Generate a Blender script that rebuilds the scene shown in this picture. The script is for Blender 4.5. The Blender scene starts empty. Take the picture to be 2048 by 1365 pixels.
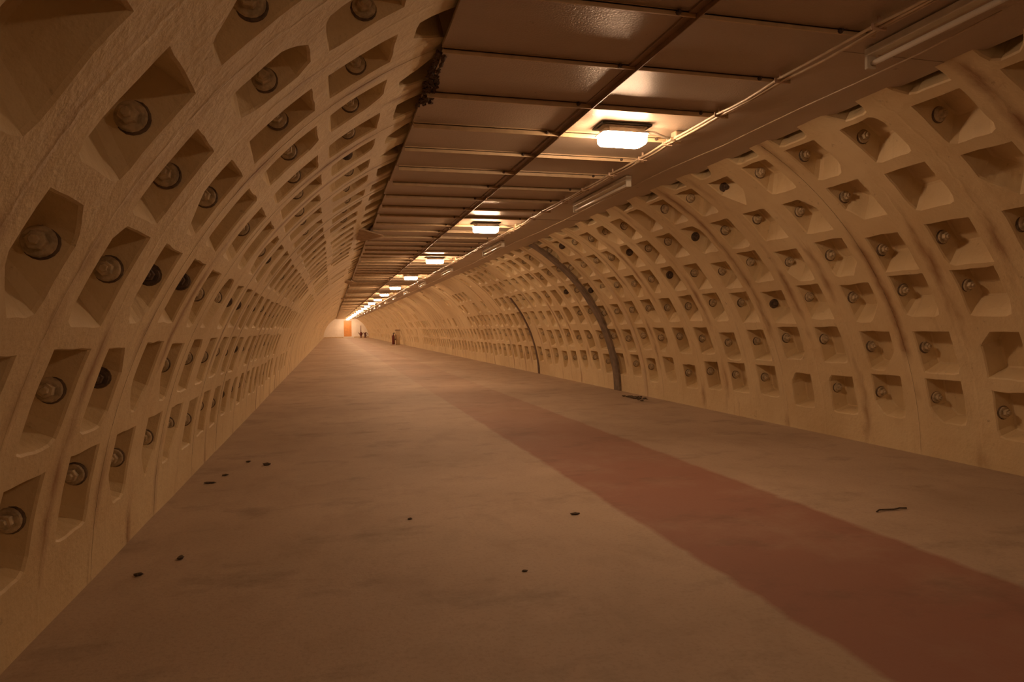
import bpy, bmesh, math, random
import numpy as np
from mathutils import Vector, Matrix, noise as mnoise

rnd = random.Random(7)
scene = bpy.context.scene
COL = scene.collection
PI = math.pi

# ------------------------------------------------------------------ layout (metres)
# X across the tunnel, Y along it (away from the camera), Z up; floor at Z = 0, lens 1 m above it
CX, CZ, R = 1.627, -0.061, 2.588          # circular lining
PITCH, S_OFF = 0.5037, 0.036              # ring width, first joint
HC = 2.23                                 # underside of the flat ceiling
END = 82.0                                # end wall
START = -9.5


# ------------------------------------------------------------------ helpers
def link(o, parent=None):
    COL.objects.link(o)
    if parent is not None:
        o.parent = parent
    return o


def tag(o, label=None, cat=None, group=None, kind=None):
    if label: o['label'] = label
    if cat: o['category'] = cat
    if group: o['group'] = group
    if kind: o['kind'] = kind
    return o


def empty(name, loc=(0, 0, 0), rz=0.0):
    o = bpy.data.objects.new(name, None)
    o.empty_display_size = 0.1
    o.location = loc
    o.rotation_euler = (0, 0, rz)
    return link(o)


def obj(name, bm, mat, parent=None, smooth=False):
    me = bpy.data.meshes.new(name)
    bmesh.ops.recalc_face_normals(bm, faces=bm.faces[:])
    bm.to_mesh(me)
    bm.free()
    for m in (mat if isinstance(mat, (list, tuple)) else [mat]):
        me.materials.append(m)
    if smooth:
        for p in me.polygons: p.use_smooth = True
    return link(bpy.data.objects.new(name, me), parent)


def copy_tree(o, parent=None):
    c = o.copy()
    link(c, parent)
    for ch in o.children:
        copy_tree(ch, c)
    return c


def box(bm, x0, x1, y0, y1, z0, z1, bev=0.0):
    r = bmesh.ops.create_cube(bm, size=1.0)
    vs = r['verts']
    for v in vs:
        v.co = Vector(((x0 + x1) / 2 + v.co.x * (x1 - x0), (y0 + y1) / 2 + v.co.y * (y1 - y0), (z0 + z1) / 2 + v.co.z * (z1 - z0)))
    if bev:
        es = list({e for v in vs for e in v.link_edges})
        bmesh.ops.bevel(bm, geom=es, offset=bev, segments=2, affect='EDGES', profile=0.5)
    return bm


def tube(bm, pts, rad, n=8, cap=True):
    pts = [Vector(p) for p in pts]
    rads = rad if isinstance(rad, (list, tuple)) else [rad] * len(pts)
    rings = []
    ref = Vector((0, 0, 1))
    for i, p in enumerate(pts):
        t = (pts[min(i + 1, len(pts) - 1)] - pts[max(i - 1, 0)]).normalized()
        rf = ref if abs(t.dot(ref)) < 0.95 else Vector((1, 0, 0))
        u = t.cross(rf).normalized()
        w = u.cross(t)
        rings.append([bm.verts.new(p + rads[i] * (math.cos(2 * PI * k / n) * u + math.sin(2 * PI * k / n) * w)) for k in range(n)])
    for a, b in zip(rings, rings[1:]):
        for k in range(n):
            bm.faces.new((a[k], a[(k + 1) % n], b[(k + 1) % n], b[k]))
    if cap:
        bm.faces.new(rings[0][::-1])
        bm.faces.new(rings[-1])
    return bm


def lathe(bm, prof, n=20, M=None):
    """prof: list of (radius, height) from the axis out; closed at both ends if radius is 0"""
    M = M or Matrix.Identity(4)
    rings = []
    for r, h in prof:
        if r < 1e-6:
            rings.append([bm.verts.new(M @ Vector((0, 0, h)))])
        else:
            rings.append([bm.verts.new(M @ Vector((r * math.cos(2 * PI * k / n), r * math.sin(2 * PI * k / n), h))) for k in range(n)])
    for a, b in zip(rings, rings[1:]):
        for k in range(n):
            k2 = (k + 1) % n
            if len(a) == 1 and len(b) == 1: continue
            if len(a) == 1: bm.faces.new((a[0], b[k], b[k2]))
            elif len(b) == 1: bm.faces.new((a[k], a[k2], b[0]))
            else: bm.faces.new((a[k], a[k2], b[k2], b[k]))
    return bm


def lump(bm, c, sx, sy, sz, seed, rough=0.35, sub=2):
    r = bmesh.ops.create_icosphere(bm, subdivisions=sub, radius=1.0)
    for v in r['verts']:
        d = 1 + rough * mnoise.noise(v.co * 1.7 + Vector((seed * 3.1, seed, 0)))+ 0.5*rough * mnoise.noise(v.co * 4.3 + Vector((seed, 0, seed * 2.3)))
        v.co = Vector((c[0] + v.co.x * sx * d, c[1] + v.co.y * sy * d, c[2] + v.co.z * sz * d))


# ------------------------------------------------------------------ materials
class NT:
    def __init__(s, name):
        s.m = bpy.data.materials.new(name)
        s.m.use_nodes = True
        s.t = s.m.node_tree
        s.b = s.t.nodes['Principled BSDF']

    def n(s, typ, **kw):
        nd = s.t.nodes.new(typ)
        for k, v in kw.items():
            if k.startswith('i_'):
                key = k[2:]
                key = int(key) if key.isdigit() else key.replace('_', ' ')
                nd.inputs[key].default_value = v
            else:
                setattr(nd, k, v)
        return nd

    def l(s, a, b): s.t.links.new(a, b)

    def math(s, op, a, b=None, c=None, clamp=False):
        nd = s.n('ShaderNodeMath', operation=op, use_clamp=clamp)
        for i, v in enumerate((a, b, c)):
            if v is None: continue
            if isinstance(v, (int, float)): nd.inputs[i].default_value = v
            else: s.l(v, nd.inputs[i])
        return nd.outputs[0]

    def noise(s, vec, scale, detail=4, rough=0.55, dist=0.0):
        nd = s.n('ShaderNodeTexNoise')
        nd.inputs['Scale'].default_value = scale
        nd.inputs['Detail'].default_value = detail
        nd.inputs['Roughness'].default_value = rough
        nd.inputs['Distortion'].default_value = dist
        s.l(vec, nd.inputs['Vector'])
        return nd.outputs[0]

    def scale(s, vec, x, y, z):
        nd = s.n('ShaderNodeMapping')
        nd.inputs['Scale'].default_value = (x, y, z)
        s.l(vec, nd.inputs['Vector'])
        return nd.outputs[0]

    def ramp(s, fac, lo, hi):
        nd = s.n('ShaderNodeMapRange', clamp=True)
        nd.inputs['From Min'].default_value = lo
        nd.inputs['From Max'].default_value = hi
        s.l(fac, nd.inputs['Value'])
        return nd.outputs[0]

    def mix(s, fac, a, b):
        nd = s.n('ShaderNodeMix', data_type='RGBA')
        if isinstance(fac, (int, float)): nd.inputs[0].default_value = fac
        else: s.l(fac, nd.inputs[0])
        for i, v in ((6, a), (7, b)):
            if isinstance(v, tuple): nd.inputs[i].default_value = (*v, 1)
            else: s.l(v, nd.inputs[i])
        return nd.outputs[2]

    def bump(s, h, strength, dist=0.01):
        nd = s.n('ShaderNodeBump')
        nd.inputs['Strength'].default_value = strength
        nd.inputs['Distance'].default_value = dist
        s.l(h, nd.inputs['Height'])
        s.l(nd.outputs[0], s.b.inputs['Normal'])

    def set(s, color=None, rough=None, metal=None):
        if color is not None:
            if isinstance(color, tuple): s.b.inputs['Base Color'].default_value = (*color, 1)
            else: s.l(color, s.b.inputs['Base Color'])
        if rough is not None: s.b.inputs['Roughness'].default_value = rough
        if metal is not None: s.b.inputs['Metallic'].default_value = metal
        return s.m


def plain(name, color, rough=0.6, metal=0.0, var=0.12, scale=25.0):
    t = NT(name)
    tc = t.n('ShaderNodeTexCoord').outputs['Object']
    nz = t.noise(tc, scale, 3)
    c2 = tuple(max(0, c * (1 - var * 2)) for c in color)
    t.set(t.mix(t.ramp(nz, 0.35, 0.7), color, c2), rough, metal)
    t.bump(nz, 0.15, 0.003)
    return t.m


def mat_lining():
    t = NT('painted_concrete_lining')
    uv = t.n('ShaderNodeUVMap').outputs[0]
    geo = t.n('ShaderNodeTexCoord').outputs['Object']
    sep = t.n('ShaderNodeSeparateXYZ')
    t.l(uv, sep.inputs[0])
    u, v = sep.outputs[0], sep.outputs[1]
    big = t.noise(geo, 1.1, 5, 0.6)
    mid = t.noise(geo, 6.0, 5, 0.6)
    fine = t.noise(geo, 45.0, 3, 0.6)
    base = t.mix(t.ramp(big, 0.35, 0.65), WALL_A, WALL_B)
    base = t.mix(t.math('MULTIPLY', t.ramp(mid, 0.5, 0.75), 0.35), base, WALL_C)
    # rust weeping down the joints between rings
    ph = t.math('FRACT', t.math('DIVIDE', t.math('SUBTRACT', u, S_OFF), PITCH))
    wob = t.math('MULTIPLY', t.math('SUBTRACT', t.noise(uv, 7.0, 3), 0.5), 0.16)
    ph = t.math('ADD', ph, wob)
    dj = t.math('ABSOLUTE', t.math('SUBTRACT', t.math('ABSOLUTE', t.math('SUBTRACT', ph, 0.5)), 0.5))
    near = t.math('SUBTRACT', 1.0, t.ramp(dj, 0.0, 0.12))
    groove = t.math('SUBTRACT', 1.0, t.ramp(dj, 0.0, 0.03))
    patch = t.ramp(t.noise(t.scale(uv, 1.9, 0.8, 1), 1.35, 3, 0.6), 0.49, 0.62)
    rust = t.math('MULTIPLY', t.math('MULTIPLY', near, patch), 0.85)
    col = t.mix(rust, base, (0.24, 0.105, 0.035))
    # vertical weeps and spots
    weep = t.ramp(t.noise(t.scale(uv, 22.0, 1.6, 1), 1.0, 4, 0.6), 0.57, 0.74)
    wm = t.ramp(t.noise(uv, 0.9, 2), 0.5, 0.68)
    col = t.mix(t.math('MULTIPLY', t.math('MULTIPLY', weep, wm), 0.55), col, (0.27, 0.14, 0.055))
    spots = t.ramp(t.noise(geo, 15.0, 5, 0.7), 0.64, 0.76)
    col = t.mix(t.math('MULTIPLY', spots, 0.6), col, (0.16, 0.09, 0.045))
    t.set(col, 0.62)
    t.bump(t.math('SUBTRACT', t.math('ADD', t.math('MULTIPLY', mid, 1.0), t.math('MULTIPLY', fine, 0.25)), t.math('MULTIPLY', groove, 0.13)), 0.5, 0.02)
    return t.m


def mat_floor():
    t = NT('concrete_floor')
    tc = t.n('ShaderNodeTexCoord').outputs['Object']
    sep = t.n('ShaderNodeSeparateXYZ')
    t.l(tc, sep.inputs[0])
    big = t.noise(tc, 0.55, 5, 0.6)
    mid = t.noise(t.scale(tc, 1, 0.6, 1), 3.5, 5, 0.65)
    fine = t.noise(tc, 60.0, 4, 0.7)
    col = t.mix(t.ramp(big, 0.35, 0.66), FLOOR_A, FLOOR_B)
    col = t.mix(t.math('MULTIPLY', t.ramp(mid, 0.5, 0.72), 0.4), col, FLOOR_C)
    col = t.mix(t.math('MULTIPLY', t.ramp(fine, 0.5, 0.8), 0.35), col, (0.14, 0.10, 0.07))
    # worn red painted lane
    ed = t.math('MULTIPLY', t.math('SUBTRACT', t.noise(tc, 5.0, 4), 0.5), 0.07)
    xx = t.math('ADD', sep.outputs[0], ed)
    a = t.ramp(xx, 1.465, 1.50)
    b = t.math('SUBTRACT', 1.0, t.ramp(xx, 2.44, 2.48))
    wear = t.math('SUBTRACT', 1.0, t.math('MULTIPLY', t.ramp(t.noise(tc, 1.6, 5, 0.65), 0.5, 0.8), 0.5))
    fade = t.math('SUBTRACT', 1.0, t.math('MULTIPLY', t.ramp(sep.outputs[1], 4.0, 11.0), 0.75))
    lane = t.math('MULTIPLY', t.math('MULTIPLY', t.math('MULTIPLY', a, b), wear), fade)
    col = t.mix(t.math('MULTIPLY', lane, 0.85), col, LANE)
    st = t.ramp(t.noise(t.scale(tc, 0.8, 1.3, 1), 1.8, 6, 0.7), 0.54, 0.72)
    col = t.mix(t.math('MULTIPLY', st, 0.45), col, (0.10, 0.07, 0.045))
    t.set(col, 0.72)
    t.bump(t.math('ADD', mid, t.math('MULTIPLY', fine, 0.5)), 0.3, 0.008)
    return t.m


def mat_ceiling():
    t = NT('ceiling_sheet_paint')
    tc = t.n('ShaderNodeTexCoord').outputs['Object']
    big = t.noise(t.scale(tc, 0.5, 1.5, 1), 1.2, 4, 0.6)
    mid = t.noise(tc, 9.0, 4, 0.6)
    fine = t.noise(tc, 110.0, 3, 0.6)
    col = t.mix(t.ramp(big, 0.35, 0.68), CEIL_A, CEIL_B)
    sp = t.ramp(t.noise(tc, 13.0, 3, 0.6), 0.7, 0.76)
    col = t.mix(t.math('MULTIPLY', sp, 0.6), col, (0.10, 0.05, 0.03))
    t.set(col, 0.36)
    t.b.inputs['Specular IOR Level'].default_value = 0.4
    t.bump(t.math('ADD', t.math('MULTIPLY', mid, 0.4), fine), 0.5, 0.004)
    return t.m


WALL_A, WALL_B, WALL_C = (0.70, 0.58, 0.36), (0.60, 0.47, 0.27), (0.52, 0.36, 0.18)
FLOOR_A, FLOOR_B, FLOOR_C = (0.46, 0.36, 0.27), (0.36, 0.27, 0.195), (0.27, 0.19, 0.125)
LANE = (0.27, 0.115, 0.08)
CEIL_A, CEIL_B = (0.49, 0.40, 0.32), (0.42, 0.335, 0.255)
LAMP_COL, LAMP_STRENGTH = (1.0, 0.615, 0.355), 100.0

M_LIN = mat_lining()
M_FLOOR = mat_floor()
M_CEIL = mat_ceiling()
M_BATTEN = plain('batten_paint', (0.62, 0.47, 0.29), 0.45, 0, 0.1, 14)
M_BOLT = plain('painted_iron', (0.60, 0.49, 0.32), 0.55, 0.0, 0.25, 40)
M_GROMMET = plain('old_grommet', (0.17, 0.115, 0.07), 0.8, 0, 0.3, 40)
M_RUSTY = plain('rusty_iron', (0.15, 0.105, 0.075), 0.7, 0.2, 0.3, 40)
M_RUST = plain('rust_scale', (0.10, 0.055, 0.03), 0.85, 0, 0.35, 30)
M_CABLE = plain('cable_sheath', (0.66, 0.54, 0.38), 0.32, 0, 0.12, 18)
M_TIE = plain('tie_plastic', (0.62, 0.45, 0.33), 0.45)
M_STEEL = plain('grey_steel', (0.42, 0.37, 0.30), 0.4, 0.5, 0.15, 20)
M_DARK = plain('dark_gasket', (0.05, 0.045, 0.04), 0.6)
M_WHITE = plain('white_enamel', (0.70, 0.66, 0.56), 0.25, 0, 0.08, 12)
M_STRIP = plain('strip_brown_paint', (0.30, 0.19, 0.115), 0.3, 0, 0.15, 12)
M_LEAD = plain('lead_strip', (0.21, 0.155, 0.105), 0.6, 0.1, 0.25, 9)
M_DARKSTRIP = plain('stained_strip', (0.14, 0.08, 0.045), 0.7, 0, 0.25, 12)
M_ENDWALL = plain('end_wall_paint', (0.86, 0.82, 0.76), 0.6, 0, 0.05, 2)
M_DOOR = plain('door_varnish', (0.62, 0.27, 0.07), 0.4, 0, 0.08, 6)
M_SILL = plain('threshold_metal', (0.80, 0.78, 0.72), 0.3, 0.3, 0.05, 10)
M_RED = plain('red_enamel', (0.13, 0.018, 0.014), 0.35, 0, 0.15, 10)
M_DARKRED = plain('dark_red_iron', (0.13, 0.030, 0.020), 0.5, 0.1, 0.2, 10)
M_BLACK = plain('black_rubber', (0.025, 0.022, 0.02), 0.5)
M_LOCKER = plain('locker_paint', (0.66, 0.52, 0.33), 0.5, 0, 0.1, 6)
M_CHIP = plain('stone_chip', (0.12, 0.085, 0.055), 0.9, 0, 0.3, 60)
M_BOARD = plain('board_offcut', (0.50, 0.36, 0.23), 0.7, 0, 0.2, 12)

def lamp_mat(k):
    tl = NT('lamp_glass')
    tl.set((0.9, 0.85, 0.75), 0.4)
    tl.b.inputs['Emission Color'].default_value = (*LAMP_COL, 1)
    tl.b.inputs['Emission Strength'].default_value = LAMP_STRENGTH * k
    return tl.m


# lamp strength raised to brighten the far end, lowered overhead and behind the lens
M_LAMPS = [lamp_mat(k) for k in (1.15, 1.75, 2.15, 2.6, 0.5)]
M_LAMP = M_LAMPS[0]
tg = NT('tube_glass')
tg.set((0.72, 0.70, 0.64), 0.12)
M_TUBE = tg.m


# ------------------------------------------------------------------ tunnel lining with its bolt pockets
def ring_r(k):
    return random.Random(k * 77 + 5).uniform(-0.0012, 0.0012)


class Shell:
    def __init__(s):
        s.v, s.f, s.uv = [], [], []

    def vert(s, y, th, d):
        a = math.radians(th)
        n = 0.007 * mnoise.noise(Vector((y * 1.3, a * R * 1.3, 3.3)))
        r = R + d + n
        s.v.append((CX + r * math.cos(a), y, CZ + r * math.sin(a)))
        s.uv.append((y, a * R))
        return len(s.v) - 1

    def strip(s, y0, y1, t0, t1, d, ny=2, nt=4):
        g = [[s.vert(y0 + (y1 - y0) * i / ny, t0 + (t1 - t0) * j / nt, d) for j in range(nt + 1)] for i in range(ny + 1)]
        for i in range(ny):
            for j in range(nt):
                s.f.append((g[i][j], g[i + 1][j], g[i + 1][j + 1], g[i][j + 1]))

    def cell(s, y0, y1, t0, t1, d, pk, n, lip, seed):
        """one waffle cell; pk = pocket dict(y0,y1,t0,t1,depth,cut)"""
        r = random.Random(seed)
        per = []
        for i in range(n): per.append((i / n, 0.0))
        for i in range(n): per.append((1.0, i / n))
        for i in range(n): per.append((1 - i / n, 1.0))
        for i in range(n): per.append((0.0, 1 - i / n))

        def shaped(p, q):
            for (cp, cq), a in pk['cut'].items():
                u, w = (1 - p if cp else p), (1 - q if cq else q)
                if u + w < a:
                    e = (a - u - w) / 2
                    u, w = u + e, w + e
                    p, q = (1 - u if cp else u), (1 - w if cq else w)
            return p, q

        jit = [(r.gauss(0, 1), r.gauss(0, 1)) for _ in per]
        jit = [((jit[i][0] + jit[i - 1][0]) / 2, (jit[i][1] + jit[i - 1][1]) / 2) for i in range(len(per))]
        py, pt = pk['y1'] - pk['y0'], pk['t1'] - pk['t0']

        def loop(iy, it_lo, it_hi, dep, j):
            out = []
            for (p, q), (ja, jb) in zip(per, jit):
                p, q = shaped(p, q)
                yy = pk['y0'] + iy + (py - 2 * iy) * p + ja * j
                tt = pk['t0'] + it_lo + (pt - it_lo - it_hi) * q + jb * j * 22
                out.append(s.vert(yy, tt, d + dep))
            return out

        loops = [[s.vert(y0 + (y1 - y0) * p, t0 + (t1 - t0) * q, d) for p, q in per]]
        J = 0.0035
        D = pk['depth']
        top_hi = pk['top_hi']
        a_lo, a_hi = (pk['soft'], 0.3) if top_hi else (0.3, pk['soft'])      # steeper at the pocket's upper edge
        if lip:
            loops.append(loop(-0.004, -0.09, -0.09, 0.0, J))
            loops.append(loop(0.004, 0.07, 0.05, 0.008, J))
        else:
            loops.append(loop(0, 0, 0, 0.0, J))
        if lip:
            loops.append(loop(pk['draft'] * .93, a_lo * .93, a_hi * .93, D - 0.008, J * .7))
            loops.append(loop(pk['draft'] + .008, a_lo + .15, a_hi + .15, D, J * .7))
        else:
            loops.append(loop(pk['draft'], a_lo, a_hi, D, J * .7))
        N = len(per)
        for a, b in zip(loops, loops[1:]):
            for i in range(N):
                s.f.append((a[i], a[(i + 1) % N], b[(i + 1) % N], b[i]))
        last = loops[-1]
        c = s.vert((pk['y0'] + pk['y1']) / 2, (pk['t0'] + pk['t1']) / 2, d + D)
        for i in range(N):
            s.f.append((last[i], last[(i + 1) % N], c))

    def build(s, name):
        me = bpy.data.meshes.new(name)
        me.from_pydata(s.v, [], s.f)
        uvl = me.uv_layers.new(name='UVMap')
        idx = np.empty(len(me.loops), dtype=np.int32)
        me.loops.foreach_get('vertex_index', idx)
        uvl.data.foreach_set('uv', np.array(s.uv, dtype=np.float32)[idx].ravel())
        me.materials.append(M_LIN)
        o = link(bpy.data.objects.new(name, me))
        tag(o, kind='structure')
        return o


DTH = 8.888
# measured sideways steps of single pockets (ring counted from the joint at 3.06 m)
STEP_R = {(0, 8): -1.3, (0, 4): -0.7, (0, 0): -0.7, (1, 6): -1.0, (1, 2): -0.6, (3, 5): -1.0, (3, 3): -0.9, (3, 1): -1.1, (3, 0): -0.7}
STEP_L = {(0, -3): 1.2, (3, -4): 0.6, (3, -2): 1.0, (4, -1): 0.0}
bolt_spots = {'left': [], 'right': []}


def make_wall(side):
    sh = Shell()
    rr = random.Random(11 if side == 'left' else 23)
    k0 = int((START - S_OFF) // PITCH)
    k1 = int((END - S_OFF) // PITCH) + 1
    for k in range(k0, k1):
        y0 = S_OFF + k * PITCH
        y1 = min(y0 + PITCH, END)
        yc = y0 + PITCH / 2
        kk = k - 6                                    # ring number used by the measured steps
        d = ring_r(k + (0 if side == 'left' else 400))
        near = yc < 13
        n = 6 if near else (4 if yc < 30 else 2)
        if side == 'right':
            sh.strip(y0, y1, -2.5, 5.95, d, 3, 4)
            rows = range(7)
            sh.strip(y0, y1, 5.95 + 7 * DTH, 92, d, 1, 5)
        else:
            sh.strip(y0, y1, 173.95, 182.5, d, 3, 4)
            rows = range(7)
            sh.strip(y0, y1, 92, 173.95 - 7 * DTH, d, 1, 4)
        for r in rows:
            if side == 'right':
                t0 = 5.95 + DTH * r
                t1 = t0 + DTH
                base = 13.9 + DTH * r
                st = STEP_R.get((r, kk), 0.35 if rr.random() < 0.6 else rr.uniform(-0.7, 0.3))
                p1 = min(base + st, t1 - 0.25)
                p0 = max(p1 - 7.1 + rr.uniform(-0.3, 0.2), t0 + 0.25)
                if r == 6: p0, p1 = t0 + 0.3, t1 - 0.25
                top_hi = True
            else:
                t1 = 173.95 - DTH * r
                t0 = t1 - DTH
                base = 166.0 - DTH * r
                st = STEP_L.get((r, kk), rr.uniform(-0.3, 0.3))
                p0 = max(base + st, t0 + 0.25)
                p1 = min(p0 + 6.9 + rr.uniform(-0.2, 0.3), t1 - 0.25)
                top_hi = False
            filled = 0.015
            if side == 'left' and yc > 11: filled = 0.55 if yc < 15 else 0.93
            if side == 'right' and r >= 3 and yc > 15: filled = 0.6 if yc < 20 else 0.9
            if side == 'right' and r == 2 and yc > 18: filled = 0.45
            if side == 'right' and yc > 32: filled = 0.6
            if yc < 8: filled = 0.0
            if yc >= END - 0.4: filled = 1
            if rr.random() < filled:
                sh.strip(y0, y1, t0, t1, d, max(2, n // 2), n)
                continue
            cut = {}
            lowq = 0 if top_hi else 1
            for cp in (0, 1):
                if rr.random() < 0.22: cut[(cp, lowq)] = rr.uniform(0.2, 0.55)
                elif rr.random() < 0.8: cut[(cp, lowq)] = rr.uniform(0.04, 0.10)
                if rr.random() < 0.10: cut[(cp, 1 - lowq)] = rr.uniform(0.12, 0.35)
            hw = rr.uniform(0.136, 0.149)
            cy = yc + rr.uniform(-0.008, 0.008)
            dep = rr.uniform(0.118, 0.138) if r < 6 else 0.20
            pk = dict(y0=cy - hw, y1=cy + hw, t0=p0, t1=p1, depth=dep, draft=0.026, soft=(0.2 if r == 6 and top_hi else 0.8 if r < 2 else 2.0), cut=cut, top_hi=top_hi)
            sh.cell(y0, y1, t0, t1, d, pk, n, near or yc < 22, k * 31 + r * 7 + (1 if side == 'left' else 0))
            tc = (p0 + p1) / 2 + (0.4 if top_hi else -0.4)
            if rr.random() < 0.93:
                bolt_spots[side].append((cy + hw - 0.013, tc + rr.uniform(-0.4, 0.4), d + 0.062 + rr.uniform(-0.008, 0.008), rr.random()))
    return sh.build('wall_' + side)


walls = {'left': make_wall('left'), 'right': make_wall('right')}


# ---- iron bolts in the pockets: washer with a nut on it
def washer_bm(n=18):
    return lathe(bmesh.new(), [(0.041, -0.012), (0.041, 0.006), (0.037, 0.011), (0.030, 0.013), (0.0, 0.013)], n)


def nut_bm():
    bm = bmesh.new()
    lathe(bm, [(0.025, 0.010), (0.025, 0.030), (0.022, 0.034), (0.0135, 0.034), (0.0135, 0.044), (0.011, 0.047), (0.0, 0.047)], 6)
    return bm


def frame_at(y, th, d):
    a = math.radians(th)
    r = R + d + 0.007 * mnoise.noise(Vector((y * 1.3, a * R * 1.3, 3.3)))
    p = Vector((CX + r * math.cos(a), y, CZ + r * math.sin(a)))
    z = Vector((0, -1, 0))               # bolts run along the tunnel, through the ring flanges
    x = Vector((math.cos(a), 0, math.sin(a)))
    yv = z.cross(x)
    return Matrix(((x.x, yv.x, z.x, p.x), (x.y, yv.y, z.y, p.y), (x.z, yv.z, z.z, p.z), (0, 0, 0, 1)))


for side, w in walls.items():
    spots = [s for s in bolt_spots[side] if s[0] > (0.9 if side == 'left' else 2.2)]
    vis = [s for s in spots if (side == 'left' and s[1] > 117) or (side == 'right' and s[1] < 62)]
    vis.sort(key=lambda s: s[0])
    indiv, rest = vis[:100], vis[100:]
    protos = []
    for i, (y, th, d, q) in enumerate(indiv):
        kind = 1 if q < 0.08 else 0
        M = frame_at(y, th, d) @ Matrix.Rotation(q * 40, 4, 'Z') @ Matrix.Rotation((q - .5) * 0.25, 4, 'X')
        if len(protos) < 2:
            for kd in (0, 1):
                mt = (M_BOLT, M_RUSTY)[kd]
                ws = obj('washer', washer_bm(), mt, w)
                nt = obj('nut', nut_bm(), mt, ws)
                gb = lathe(bmesh.new(), [(0.0, -0.010), (0.046, -0.010), (0.047, -0.002), (0.043, 0.003), (0.0, 0.003)], 18)
                obj('grommet', gb, M_GROMMET, ws)
                if kd: ws['label'] = 'dark rusty washer'
                protos.append([ws, nt, False])
        ws, nt, used = protos[kind]
        if not used:
            protos[kind][2] = True
            c = ws
        else:
            c = copy_tree(ws, w)
        c.matrix_local = M
    for kd in (0, 1):
        if not protos[kd][2]:
            for ch in list(protos[kd][0].children): bpy.data.objects.remove(ch)
            bpy.data.objects.remove(protos[kd][0])
    bm = bmesh.new()
    for (y, th, d, q) in rest:
        M = frame_at(y, th, d) @ Matrix.Rotation((q - .5) * 0.25, 4, 'X')
        n = 12 if y < 25 else 7
        lathe(bm, [(0.041, -0.012), (0.041, 0.006), (0.037, 0.011), (0.0, 0.013)], n, M)
        lathe(bm, [(0.025, 0.010), (0.025, 0.033), (0.0, 0.04)], 6, M)
    tag(obj('distant_washers', bm, M_BOLT, w), kind='stuff')

# ------------------------------------------------------------------ floor, end wall, ceiling
bm = bmesh.new()
ys = [START, 0, 3, 6, 12, 24, 48, END + 0.3]
xs = [-1.12, 0.5, 1.6, 3.0, 4.36]
g = [[bm.verts.new((x, y, 0)) for y in ys] for x in xs]
for i in range(len(xs) - 1):
    for j in range(len(ys) - 1):
        bm.faces.new((g[i][j], g[i + 1][j], g[i + 1][j + 1], g[i][j + 1]))
r = bmesh.ops.extrude_face_region(bm, geom=bm.faces[:])
for e in r['geom']:
    if isinstance(e, bmesh.types.BMVert): e.co.z -= 0.12
tag(obj('floor', bm, M_FLOOR), kind='structure')

# end wall: arched panel with real thickness
bm = bmesh.new()
prof = [(CX + (R + 0.16) * math.cos(math.radians(t)), CZ + (R + 0.16) * math.sin(math.radians(t))) for t in range(0, 181, 6)]
fr = [bm.verts.new((x, END, max(z, -0.1))) for x, z in prof]
f = bm.faces.new(fr)
r = bmesh.ops.extrude_face_region(bm, geom=[f])
for e in r['geom']:
    if isinstance(e, bmesh.types.BMVert): e.co.y += 0.2
ew = tag(obj('wall_back', bm, M_ENDWALL), kind='structure')
bm = bmesh.new()
box(bm, -0.93, 4.2, END - 0.03, END + 0.01, 0, 0.14, 0.006)
tag(obj('baseboard_back', bm, M_LOCKER), kind='structure')
# door in the end wall
DX0, DX1 = 1.36, 2.24
bm = bmesh.new()
box(bm, DX0, DX1, END - 0.05, END - 0.005, 0.16, 2.0, 0.008)
door = tag(obj('door_1', bm, M_DOOR), kind='structure')
bm = bmesh.new()
box(bm, DX0 - 0.06, DX0, END - 0.07, END + 0.01, 0.0, 2.06, 0.006)
box(bm, DX1, DX1 + 0.06, END - 0.07, END + 0.01, 0.0, 2.06, 0.006)
box(bm, DX0 - 0.06, DX1 + 0.06, END - 0.07, END + 0.01, 2.0, 2.06, 0.006)
obj('door_frame', bm, M_ENDWALL, door)
bm = bmesh.new()
tube(bm, [(DX1 - 0.08, END - 0.05, 1.02), (DX1 - 0.08, END - 0.10, 1.02), (DX1 - 0.18, END - 0.10, 1.02)], 0.012, 8)
obj('door_handle', bm, M_STEEL, door)
bm = bmesh.new()
box(bm, DX0 - 0.02, DX1 + 0.25, END - 0.75, END - 0.075, 0.0, 0.13, 0.01)
tag(obj('threshold_step', bm, M_SILL, door), label='pale metal threshold')

# ceiling
CL, CR = 0.495, 2.87
bm = bmesh.new()
rr = random.Random(3)
# sheets lie side by side between the battens, each a touch out of line with its neighbour
B0, BP = 2.962, 0.5535
edges = []
b = B0
while b > START: b -= BP
while b < END:
    edges.append(b); b += BP
prev = START
segs = []
for e in edges + [END]:
    if e - prev > 0.02: segs.append((prev, e))
    prev = e
for (a, b_) in segs:
    dz = rr.uniform(-0.004, 0.004)
    l = CL + rr.uniform(-0.012, 0.012)
    for x0, x1 in ((l, 1.385), (1.415, 2.30)):
        dz2 = dz + rr.uniform(-0.003, 0.003)
        box(bm, x0, x1, a + 0.002, b_ - 0.002, HC + dz2, HC + dz2 + 0.018)
# the strip beyond the cables is a smooth run of long sheets set a finger lower
y = START
while y < END:
    y2 = min(y + 2.42, END)
    dz = rr.uniform(-0.003, 0.003)
    box(bm, 2.255, CR + 0.03, y + 0.001, y2 - 0.001, HC - 0.007 + dz, HC + 0.009 + dz)
    y = y2
ceil = tag(obj('ceiling', bm, M_CEIL), kind='structure')

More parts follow.
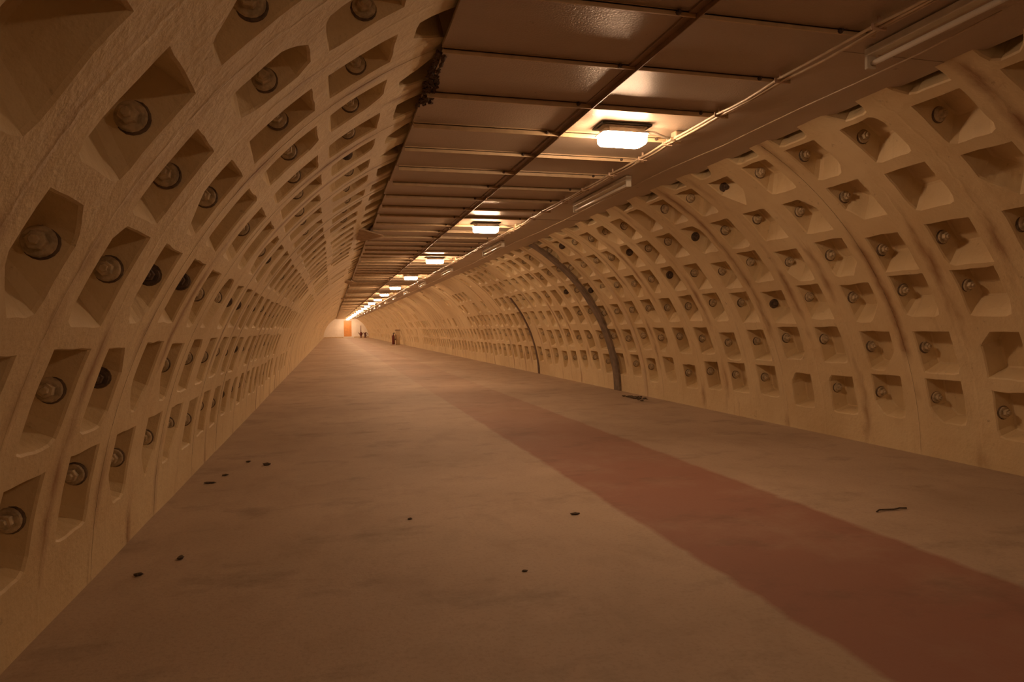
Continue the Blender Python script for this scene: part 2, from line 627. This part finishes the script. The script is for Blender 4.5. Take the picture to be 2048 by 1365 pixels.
batt_rest = bmesh.new()
first = None
cnt = 0
for i, e in enumerate(edges):
    h = 0.030 + rr.uniform(-0.005, 0.006)
    if e < 1.6 or cnt >= 100:
        box(batt_rest, CL + 0.01, 2.262, e - 0.011, e + 0.011, HC - h, HC + 0.006)
        continue
    cnt += 1
    bm = bmesh.new()
    # angle section: flange up against the sheets, lip hanging down
    L = CL + rr.uniform(0.0, 0.03)
    box(bm, L, 2.262, -0.004, 0.004, -h, 0.006, 0.0012)
    box(bm, L, 2.262, -0.004, 0.030, -0.010, -0.005)
    o = obj('batten', bm, M_BATTEN, ceil)
    o.location = (0, e, HC)
    if e < 12:
        bm = bmesh.new()
        for bx in [1.33, 2.08]:
            lathe(bm, [(0.011, 0.0), (0.011, 0.010), (0.006, 0.012), (0.006, 0.02), (0, 0.02)], 6,
                  Matrix.Translation((bx, -0.004, -0.016)) @ Matrix.Rotation(PI / 2, 4, 'X'))
        obj('fixing_nuts', bm, M_RUSTY, o)
tag(obj('distant_battens', batt_rest, M_BATTEN, ceil), kind='stuff')

bm = bmesh.new()
for a in range(-2, 40):
    y0 = a * 2.05 + rr.uniform(-0.02, 0.02)
    x = 1.40 + rr.uniform(-0.006, 0.006)
    box(bm, x - 0.019, x + 0.019, max(y0, START), min(y0 + 2.04, END), HC - 0.012, HC + 0.004, 0.002)
    box(bm, x + 0.012, x + 0.017, max(y0, START), min(y0 + 2.04, END), HC - 0.036, HC - 0.010, 0.001)
tag(obj('cover_strip', bm, M_STRIP, ceil), label='brown metal cover strip')

bm = bmesh.new()
for i in range(90):
    yy = 3.02 + 0.72 * rr.random() ** 0.7
    lump(bm, (CL + rr.uniform(-0.015, 0.02 + 0.05 * (yy - 3.0)), yy, HC + rr.uniform(-0.012, 0.006)),
         rr.uniform(.006, .018), rr.uniform(.010, .040), rr.uniform(.004, .012), i, 0.7, 2)
tag(obj('rust_scale', bm, M_RUST, ceil), label='dark flaking rust')


# ------------------------------------------------------------------ lamps
ORD = ['first', 'second', 'third', 'fourth', 'fifth', 'sixth', 'seventh', 'eighth', 'ninth', 'tenth', 'eleventh', 'twelfth',
       'thirteenth', 'fourteenth', 'fifteenth', 'sixteenth', 'seventeenth', 'eighteenth', 'nineteenth', 'twentieth', 'twenty-first']
LX = 1.765


def make_lamp():
    root = empty('ceiling_light')
    # gasket plate, dark
    bm = bmesh.new()
    box(bm, -0.165, 0.165, -0.085, 0.085, -0.012, 0.0, 0.003)
    obj('back_plate', bm, M_DARK, root)
    # pressed steel pan; wide bottom rim added to shade the ceiling from the bowl
    bm = bmesh.new()
    secs = [(0.150, 0.074, -0.010), (0.132, 0.066, -0.026), (0.132, 0.066, -0.048), (0.154, 0.087, -0.050), (0.154, 0.087, -0.056)]
    rings = []
    for hx, hy, z in secs:
        c = 0.02
        pts = [(hx - c, -hy), (hx, -hy + c), (hx, hy - c), (hx - c, hy), (-hx + c, hy), (-hx, hy - c), (-hx, -hy + c), (-hx + c, -hy)]
        rings.append([bm.verts.new((x, y, z)) for x, y in pts])
    for a, b in zip(rings, rings[1:]):
        for i in range(8): bm.faces.new((a[i], a[(i + 1) % 8], b[(i + 1) % 8], b[i]))
    bm.faces.new(rings[0]); bm.faces.new(rings[-1])
    obj('housing', bm, M_STEEL, root)
    # glass bowl with bevelled corners
    bm = bmesh.new()
    secs = [(0.140, 0.074, -0.054), (0.143, 0.076, -0.059), (0.142, 0.075, -0.100), (0.133, 0.066, -0.114), (0.122, 0.056, -0.116)]
    rings = []
    for hx, hy, z in secs:
        c = 0.020
        pts = [(hx - c, -hy), (hx, -hy + c), (hx, hy - c), (hx - c, hy), (-hx + c, hy), (-hx, hy - c), (-hx, -hy + c), (-hx + c, -hy)]
        rings.append([bm.verts.new((x, y, z)) for x, y in pts])
    for a, b in zip(rings, rings[1:]):
        for i in range(8): bm.faces.new((a[i], a[(i + 1) % 8], b[(i + 1) % 8], b[i]))
    bm.faces.new(rings[0]); bm.faces.new(rings[-1])
    tag(obj('diffuser', bm, M_LAMP, root), label='glowing glass bowl')
    # corrugated flexible conduit to the cable run
    bm = bmesh.new()
    pts = []
    for i in range(13):
        u = i / 12
        pts.append((0.135 + 0.235 * u, 0.0 + 0.03 * u, -0.036 + 0.030 * math.sin(u * 4.2) * (1 - u) - 0.01 * u))
    fine, rads = [], []
    for i in range(len(pts) - 1):
        for q in range(4):
            u = q / 4
            fine.append([pts[i][c] * (1 - u) + pts[i + 1][c] * u for c in range(3)])
            rads.append(0.0085 if q % 2 else 0.0068)
    tube(bm, fine, rads, 8)
    obj('flexible_conduit', bm, M_STEEL, root, True)
    bm = bmesh.new()
    box(bm, 0.365, 0.435, 0.0, 0.065, -0.055, 0.0, 0.010)
    lathe(bm, [(0.0, 0.0), (0.014, 0.0), (0.014, 0.03), (0.0, 0.03)], 10, Matrix.Translation((0.34, 0.03, -0.05)) @ Matrix.Rotation(PI / 2, 4, 'Y'))
    obj('junction_box', bm, M_CABLE, root)
    return root


lamp = None
LAMP_Y = [3.9 * k for k in range(1, 20)] + [77.0, 80.7]
for i, y in enumerate(LAMP_Y):
    o = make_lamp() if lamp is None else copy_tree(lamp)
    if lamp is None:
        lamp = o
        bowl = [c for c in o.children if c.name.startswith('diffuser')][0].data
        BOWLS = [bowl]
        for m in M_LAMPS[1:]:
            d2 = bowl.copy()
            d2.materials[0] = m
            BOWLS.append(d2)
    o.location = (LX + (0.015 * math.sin(i * 2.3) if i else 0), y, HC)
    if i >= 2:
        for ch in o.children:
            if ch.name.startswith('diffuser'):
                ch.data = BOWLS[1 if i < 4 else (2 if i < 7 else 3)]
    if i == 0: lb = 'nearest lit rectangular lamp on the ceiling, largest of the glowing row'
    elif i == len(LAMP_Y) - 1: lb = 'farthest lit lamp of the ceiling row, just before the end wall'
    else: lb = 'lit rectangular lamp, %s of the ceiling row counting from the nearest one' % ORD[i]
    tag(o, lb, 'ceiling lamp', 'lit lamps in a row along the ceiling')


# the row goes on overhead and behind the lens
for y, lb in ((0.0, 'lit rectangular lamp overhead, one bay in front of the nearest visible lamp'),
              (-3.9, 'lit rectangular lamp two bays in front of the nearest visible lamp'),
              (-7.8, 'lit rectangular lamp three bays in front of the nearest visible lamp')):
    o = copy_tree(lamp)
    for ch in o.children:
        if ch.name.startswith('diffuser'): ch.data = BOWLS[4]
    o.location = (LX, y, HC)
    tag(o, lb, 'ceiling lamp', 'lit lamps in a row along the ceiling')


# ------------------------------------------------------------------ unlit fluorescent battens
def make_fluo():
    root = empty('fluorescent_light')
    bm = bmesh.new()
    box(bm, -0.024, 0.024, 0.0, 1.27, -0.034, 0.0, 0.004)
    obj('channel', bm, M_WHITE, root)
    for y in (0.0, 1.25):
        bm = bmesh.new()
        box(bm, -0.022, 0.022, y, y + 0.022, -0.090, -0.030, 0.004)
        obj('lamp_holder', bm, M_WHITE, root)
    bm = bmesh.new()
    tube(bm, [(0, 0.02, -0.068), (0, 0.04, -0.068), (0, 1.23, -0.068), (0, 1.25, -0.068)], [0.009, 0.013, 0.013, 0.009], 12)
    obj('glass_tube', bm, M_TUBE, root, True)
    return root


fl = None
FY = [1.28] + [5.12 + 4.15 * k for k in range(18)]
for i, y in enumerate(FY):
    o = make_fluo() if fl is None else copy_tree(fl)
    if fl is None: fl = o
    o.location = (2.36 + (0.012 * math.sin(i * 1.7)), y, HC - 0.011)
    if i == 0: lb = 'unlit fluorescent tube fitting on dark ceiling, cut off by the frame'
    elif i == 1: lb = 'unlit fluorescent tube fitting with pale square end, right of nearest lit lamp'
    else: lb = 'unlit fluorescent tube fitting, %s of the line counting from the nearest' % (ORD[i])
    tag(o, lb, 'fluorescent light', 'unlit tube fittings along the right of the ceiling')

# ------------------------------------------------------------------ cables
root = empty('cable_bundle', (0, 0, 0))
tag(root, 'bundle of pale cables clipped along ceiling beside the row of lit lamps', 'cable')
wv = random.Random(5)
anchors = [0.6]
while anchors[-1] < 80: anchors.append(anchors[-1] + wv.uniform(0.40, 0.62) * (1 if anchors[-1] < 20 else 2.5))
off = {}
for i, a in enumerate(anchors): off[i] = (wv.uniform(-0.012, 0.012), wv.uniform(-0.003, 0.002))
for c in range(3):
    bm = bmesh.new()
    pts = []
    for i, a in enumerate(anchors[:-1]):
        ox, oz = off[i]
        ox2, oz2 = off[i + 1]
        for q in range(4):
            u = q / 4
            sag = 0.010 * math.sin(u * PI) * (0.4 + 0.6 * ((i * 7 + c * 3) % 5) / 4)
            side = 0.008 * math.sin(u * PI) * (((i * 5 + c * 4) % 7) / 3.5 - 1)
            pts.append((2.160 + (c - 1) * 0.023 + ox * (1 - u) + ox2 * u + side, a + (anchors[i + 1] - a) * u,
                        HC - 0.041 - (0.005 if c == 1 else 0) + oz * (1 - u) + oz2 * u - sag))
    tube(bm, pts, 0.0068, 8)
    obj('cable', bm, M_CABLE, root, True)
tie = None
for i, a in enumerate(anchors[:46]):
    ox, oz = off[i]
    bm = bmesh.new()
    box(bm, -0.036, 0.036, -0.005, 0.005, -0.057, -0.030, 0.004)
    box(bm, -0.006, 0.006, -0.004, 0.004, -0.034, 0.0)
    t_ = obj('cable_clip', bm, M_TIE, root) if tie is None else link(tie.copy(), root)
    if tie is None: tie = t_
    else: bm.free()
    t_.location = (2.160 + ox, a, HC + oz)

bm = bmesh.new()
pts = []
for i in range(120):
    y = 2.1 + i * 0.4
    pts.append((2.575 + 0.018 * math.sin(i * 0.55) + 0.012 * math.sin(i * 1.7), y, HC - 0.017 - 0.008 * abs(math.sin(i * 0.8))))
tube(bm, pts, 0.0042, 6)
tag(obj('cable', bm, M_CABLE, None, True), 'single thin cable sagging along right edge of the ceiling', 'cable')


# ------------------------------------------------------------------ strips over leaking ring joints on the right wall
def arc_strip(y, w, t0, t1, thick, mat, seed, drift=0.0):
    bm = bmesh.new()
    n = 60
    rows = []
    for i in range(n + 1):
        u = i / n
        th = math.radians(t0 + (t1 - t0) * u)
        ww = w * (1 + 0.22 * mnoise.noise(Vector((u * 9, seed, 0))))
        yc = y + drift * u + 0.018 * mnoise.noise(Vector((u * 5, seed + 4, 1)))
        prof = [(-ww / 2, 0.004), (-ww / 2 * .85, -thick), (-ww * .1, -thick * 1.15), (ww / 2 * .85, -thick), (ww / 2, 0.004)]
        rows.append([bm.verts.new((CX + (R + d) * math.cos(th), yc + o, CZ + (R + d) * math.sin(th))) for o, d in prof])
    for a, b in zip(rows, rows[1:]):
        for k in range(5):
            bm.faces.new((a[k], a[(k + 1) % 5], b[(k + 1) % 5], b[k]))
    bm.faces.new(rows[0]); bm.faces.new(rows[-1])
    return bm


tag(obj('drip_strip', arc_strip(9.58, 0.25, 1.4, 61.5, 0.022, M_LEAD, 2), M_LEAD),
    'wide grey strip arching up the right wall from floor to ceiling', 'joint strip')
tag(obj('drip_strip', arc_strip(13.66, 0.11, 1.4, 40, 0.014, M_DARKSTRIP, 5), M_DARKSTRIP),
    'thin dark brown strip on right wall, beyond the wide grey strip', 'joint strip')
tag(obj('drip_strip', arc_strip(8.60, 0.09, 1.4, 50, 0.012, M_LEAD, 8), M_LOCKER),
    'narrow pale strip up the right wall, just nearer than the wide grey strip', 'joint strip')

# ------------------------------------------------------------------ loose bits of board at the ceiling's left edge
for i, (x, y, w, l, rz, ty, lb) in enumerate([
        (0.37, 8.75, 0.34, 0.75, 0.30, 0.22, 'broken board end hanging at left edge of the ceiling, nearest one'),
        (0.40, 17.5, 0.26, 0.55, 0.35, 0.20, 'smaller broken board end on ceiling edge beyond the larger hanging board'),
        (0.42, 27.0, 0.24, 0.50, 0.30, 0.18, 'most distant broken board end sticking out at left ceiling edge')]):
    bm = bmesh.new()
    box(bm, -w / 2, w / 2, -l / 2, l / 2, -0.008, 0.008, 0.002)
    bmesh.ops.subdivide_edges(bm, edges=bm.edges[:], cuts=2)
    for v in bm.verts:
        if v.co.x < -w * .3: v.co.y += 0.05 * mnoise.noise(Vector((v.co.y * 9, i, 0))); v.co.x += 0.04 * mnoise.noise(Vector((v.co.y * 14, i + 3, 0)))
    o = obj('broken_board', bm, M_BOARD)
    o.location = (x, y, HC - 0.040)
    o.rotation_euler = (0.03, ty, rz)
    tag(o, lb, 'board', 'broken boards at the ceiling edge')

# ------------------------------------------------------------------ fire extinguisher on a stand, right-hand side far down
root = empty('fire_extinguisher', (3.56, 41.1, 0))
tag(root, 'dark red fire extinguisher standing upright on a stand by the right wall', 'fire extinguisher')
bm = bmesh.new()
lathe(bm, [(0, 0.05), (0.07, 0.05), (0.085, 0.07), (0.085, 0.52), (0.07, 0.58), (0.035, 0.62), (0.028, 0.66), (0, 0.66)], 20)
obj('cylinder', bm, M_RED, root, True)
bm = bmesh.new()
box(bm, -0.03, 0.03, -0.025, 0.025, 0.66, 0.71, 0.006)
box(bm, -0.02, 0.11, -0.012, 0.012, 0.71, 0.725, 0.003)
box(bm, -0.02, 0.10, -0.012, 0.012, 0.745, 0.76, 0.003)
obj('valve', bm, M_BLACK, root)
bm = bmesh.new()
tube(bm, [(0.03, 0, 0.69), (0.10, 0, 0.70), (0.13, 0, 0.62), (0.125, 0, 0.45), (0.11, 0, 0.30)], [0.011, 0.011, 0.011, 0.011, 0.016], 8)
obj('hose', bm, M_BLACK, root, True)
bm = bmesh.new()
box(bm, -0.17, 0.17, -0.14, 0.14, 0.0, 0.014, 0.004)
tube(bm, [(0.155, 0.0, 0.01), (0.155, 0.0, 0.62)], 0.014, 8)
box(bm, 0.05, 0.16, -0.012, 0.012, 0.34, 0.365)
obj('stand', bm, M_DARKRED, root)

root = empty('cabinet', (3.85, 41.5, 0))
tag(root, 'narrow pale cabinet behind the fire extinguisher at the right wall', 'cabinet')
bm = bmesh.new()
box(bm, -0.13, 0.13, -0.10, 0.10, 0.0, 0.88, 0.006)
obj('body', bm, M_LOCKER, root)
bm = bmesh.new()
box(bm, -0.15, 0.15, -0.12, 0.12, 0.88, 0.92, 0.004)
tag(obj('cap', bm, M_DARKRED, root), label='dark cap')
bm = bmesh.new()
box(bm, -0.105, 0.105, -0.112, -0.100, 0.06, 0.84, 0.003)
o = obj('door', bm, M_LOCKER, root)
bm = bmesh.new()
box(bm, 0.07, 0.09, -0.125, -0.112, 0.42, 0.52, 0.003)
obj('handle', bm, M_STEEL, o)

# ------------------------------------------------------------------ red hydrant and hand pump by the end wall
root = empty('hydrant', (3.26, 80.6, 0))
tag(root, 'red hydrant with tall thin standpipe before the pale end wall', 'hydrant')
bm = bmesh.new()
lathe(bm, [(0, 0), (0.14, 0), (0.14, 0.04), (0.07, 0.06), (0.07, 0.20), (0.15, 0.28), (0.17, 0.44), (0.13, 0.58), (0.06, 0.66), (0, 0.68)], 18)
obj('body', bm, M_DARKRED, root, True)
bm = bmesh.new()
tube(bm, [(0, 0, 0.62), (0.0, 0, 1.0), (0.01, 0, 1.42)], [0.05, 0.04, 0.035], 10)
obj('standpipe', bm, M_RED, root, True)
for sgn in (-1, 1):
    bm = bmesh.new()
    tube(bm, [(sgn * 0.13, 0, 0.42), (sgn * 0.22, 0, 0.50), (sgn * 0.27, 0, 0.60)], [0.045, 0.035, 0.04], 10)
    obj('outlet', bm, M_DARKRED, root, True)

root = empty('hand_pump', (3.74, 80.7, 0))
tag(root, 'short dark red hand pump beside the tall red hydrant', 'pump')
bm = bmesh.new()
lathe(bm, [(0, 0), (0.18, 0), (0.18, 0.05), (0.08, 0.08), (0.09, 0.42), (0.12, 0.46), (0.12, 0.54), (0.04, 0.60), (0, 0.61)], 16)
obj('body', bm, M_DARKRED, root, True)
bm = bmesh.new()
tube(bm, [(0.0, 0, 0.56), (0.12, 0, 0.60), (0.24, 0, 0.50), (0.30, 0, 0.36)], [0.03, 0.026, 0.024, 0.022], 8)
obj('pump_handle', bm, M_BLACK, root, True)
bm = bmesh.new()
tube(bm, [(0.02, 0, 0.30), (0.14, 0, 0.30), (0.18, 0, 0.24)], [0.05, 0.045, 0.04], 10)
obj('spout', bm, M_BLACK, root, True)

# ------------------------------------------------------------------ grit on the floor
chips = [(-0.490, 5.31, .028, .020, .010, 'larger dark stone chip of the pair on floor near the left wall'),
         (-0.635, 5.48, .016, .012, .007, 'small dark chip left of the larger dark chip'),
         (-0.800, 4.80, .034, .016, .006, 'flat dark crumb of mortar lying at the foot of left wall'),
         (-0.735, 5.02, .022, .012, .006, 'small crumb between left wall foot and the flat mortar crumb'),
         (-0.664, 3.24, .014, .022, .007, 'single dark chip on the dim floor, nearest the left wall'),
         (-0.790, 3.07, .018, .012, .006, 'chip in the pale dust at the left wall foot'),
         (1.222, 3.36, .026, .013, .006, 'flat dark chip on bare floor beside the red lane'),
         (0.374, 3.54, .012, .010, .005, 'tiny chip on bare floor in the middle of the tunnel'),
         (0.740, 2.64, .012, .007, .004, 'faint dark chip on bare floor, nearest to the camera'),
         (3.97, 8.45, .10, .30, .016, 'long dark heap of crumbs on floor along the right wall')]
for i, (x, y, sx, sy, sz, lb) in enumerate(chips):
    bm = bmesh.new()
    if i == 9:                             # a strewn drift of crumbs
        for q in range(40):
            c = (rnd.gauss(0, sx * 0.45), rnd.gauss(0, sy * 0.5), 0.002)
            w = rnd.uniform(0.008, 0.028)
            lump(bm, c, w, w * rnd.uniform(.7, 1.6), w * 0.35, q, 0.6, 2)
    else:
        lump(bm, (0, 0, 0), sx, sy, sz, i + 1, 0.55, 2)
    zmin = min(v.co.z for v in bm.verts)
    for v in bm.verts: v.co.z -= zmin + 0.001
    o = obj('stone_chip', bm, M_CHIP)
    o.location = (x, y, 0)
    tag(o, lb, 'debris', 'crumbs on the floor')
bm = bmesh.new()
tube(bm, [(0, 0, .006), (.03, .015, .010), (.07, .02, .006), (.12, .01, .006), (.16, .016, .008), (.20, .01, .006)], 0.0042, 6)
o = tag(obj('wire_scrap', bm, M_CHIP), 'bent scrap of wire on the floor between red lane and right wall', 'wire')
o.location = (2.72, 2.90, 0)

# ------------------------------------------------------------------ camera and world
f_px, vx, vy, roll = 1353.4, 663.7, 659.6, -0.0217
a = Vector(((vx - 1024) / f_px, -(vy - 682.5) / f_px, 1.0)).normalized()
up = Vector((math.sin(roll), math.cos(roll), 0))
up = (up - a * up.dot(a)).normalized()
rt = up.cross(a)          # camera axes are x right, y up, z forward here
M = Matrix(((rt.x, rt.y, -rt.z, 0.0), (a.x, a.y, -a.z, 0.0), (up.x, up.y, -up.z, 1.0), (0, 0, 0, 1)))
cam_d = bpy.data.cameras.new('camera')
cam_d.sensor_fit = 'HORIZONTAL'
cam_d.sensor_width = 36.0
cam_d.lens = f_px / 2048 * 36.0
cam_d.clip_start = 0.02
cam_d.clip_end = 300
cam = link(bpy.data.objects.new('camera', cam_d))
cam.matrix_world = M
scene.camera = cam

w = bpy.data.worlds.new('world')
w.use_nodes = True
w.node_tree.nodes['Background'].inputs[0].default_value = (0.02, 0.012, 0.006, 1)
w.node_tree.nodes['Background'].inputs[1].default_value = 1.0
scene.world = w

vs = scene.view_settings
scene.display_settings.display_device = 'sRGB'
vs.view_transform = 'Standard'
vs.look = 'None'
vs.gamma = 1.0
vs.use_curve_mapping = False
vs.exposure = 0.0
scene.cycles.max_bounces = 10
scene.cycles.diffuse_bounces = 6
scene.cycles.use_denoising = True
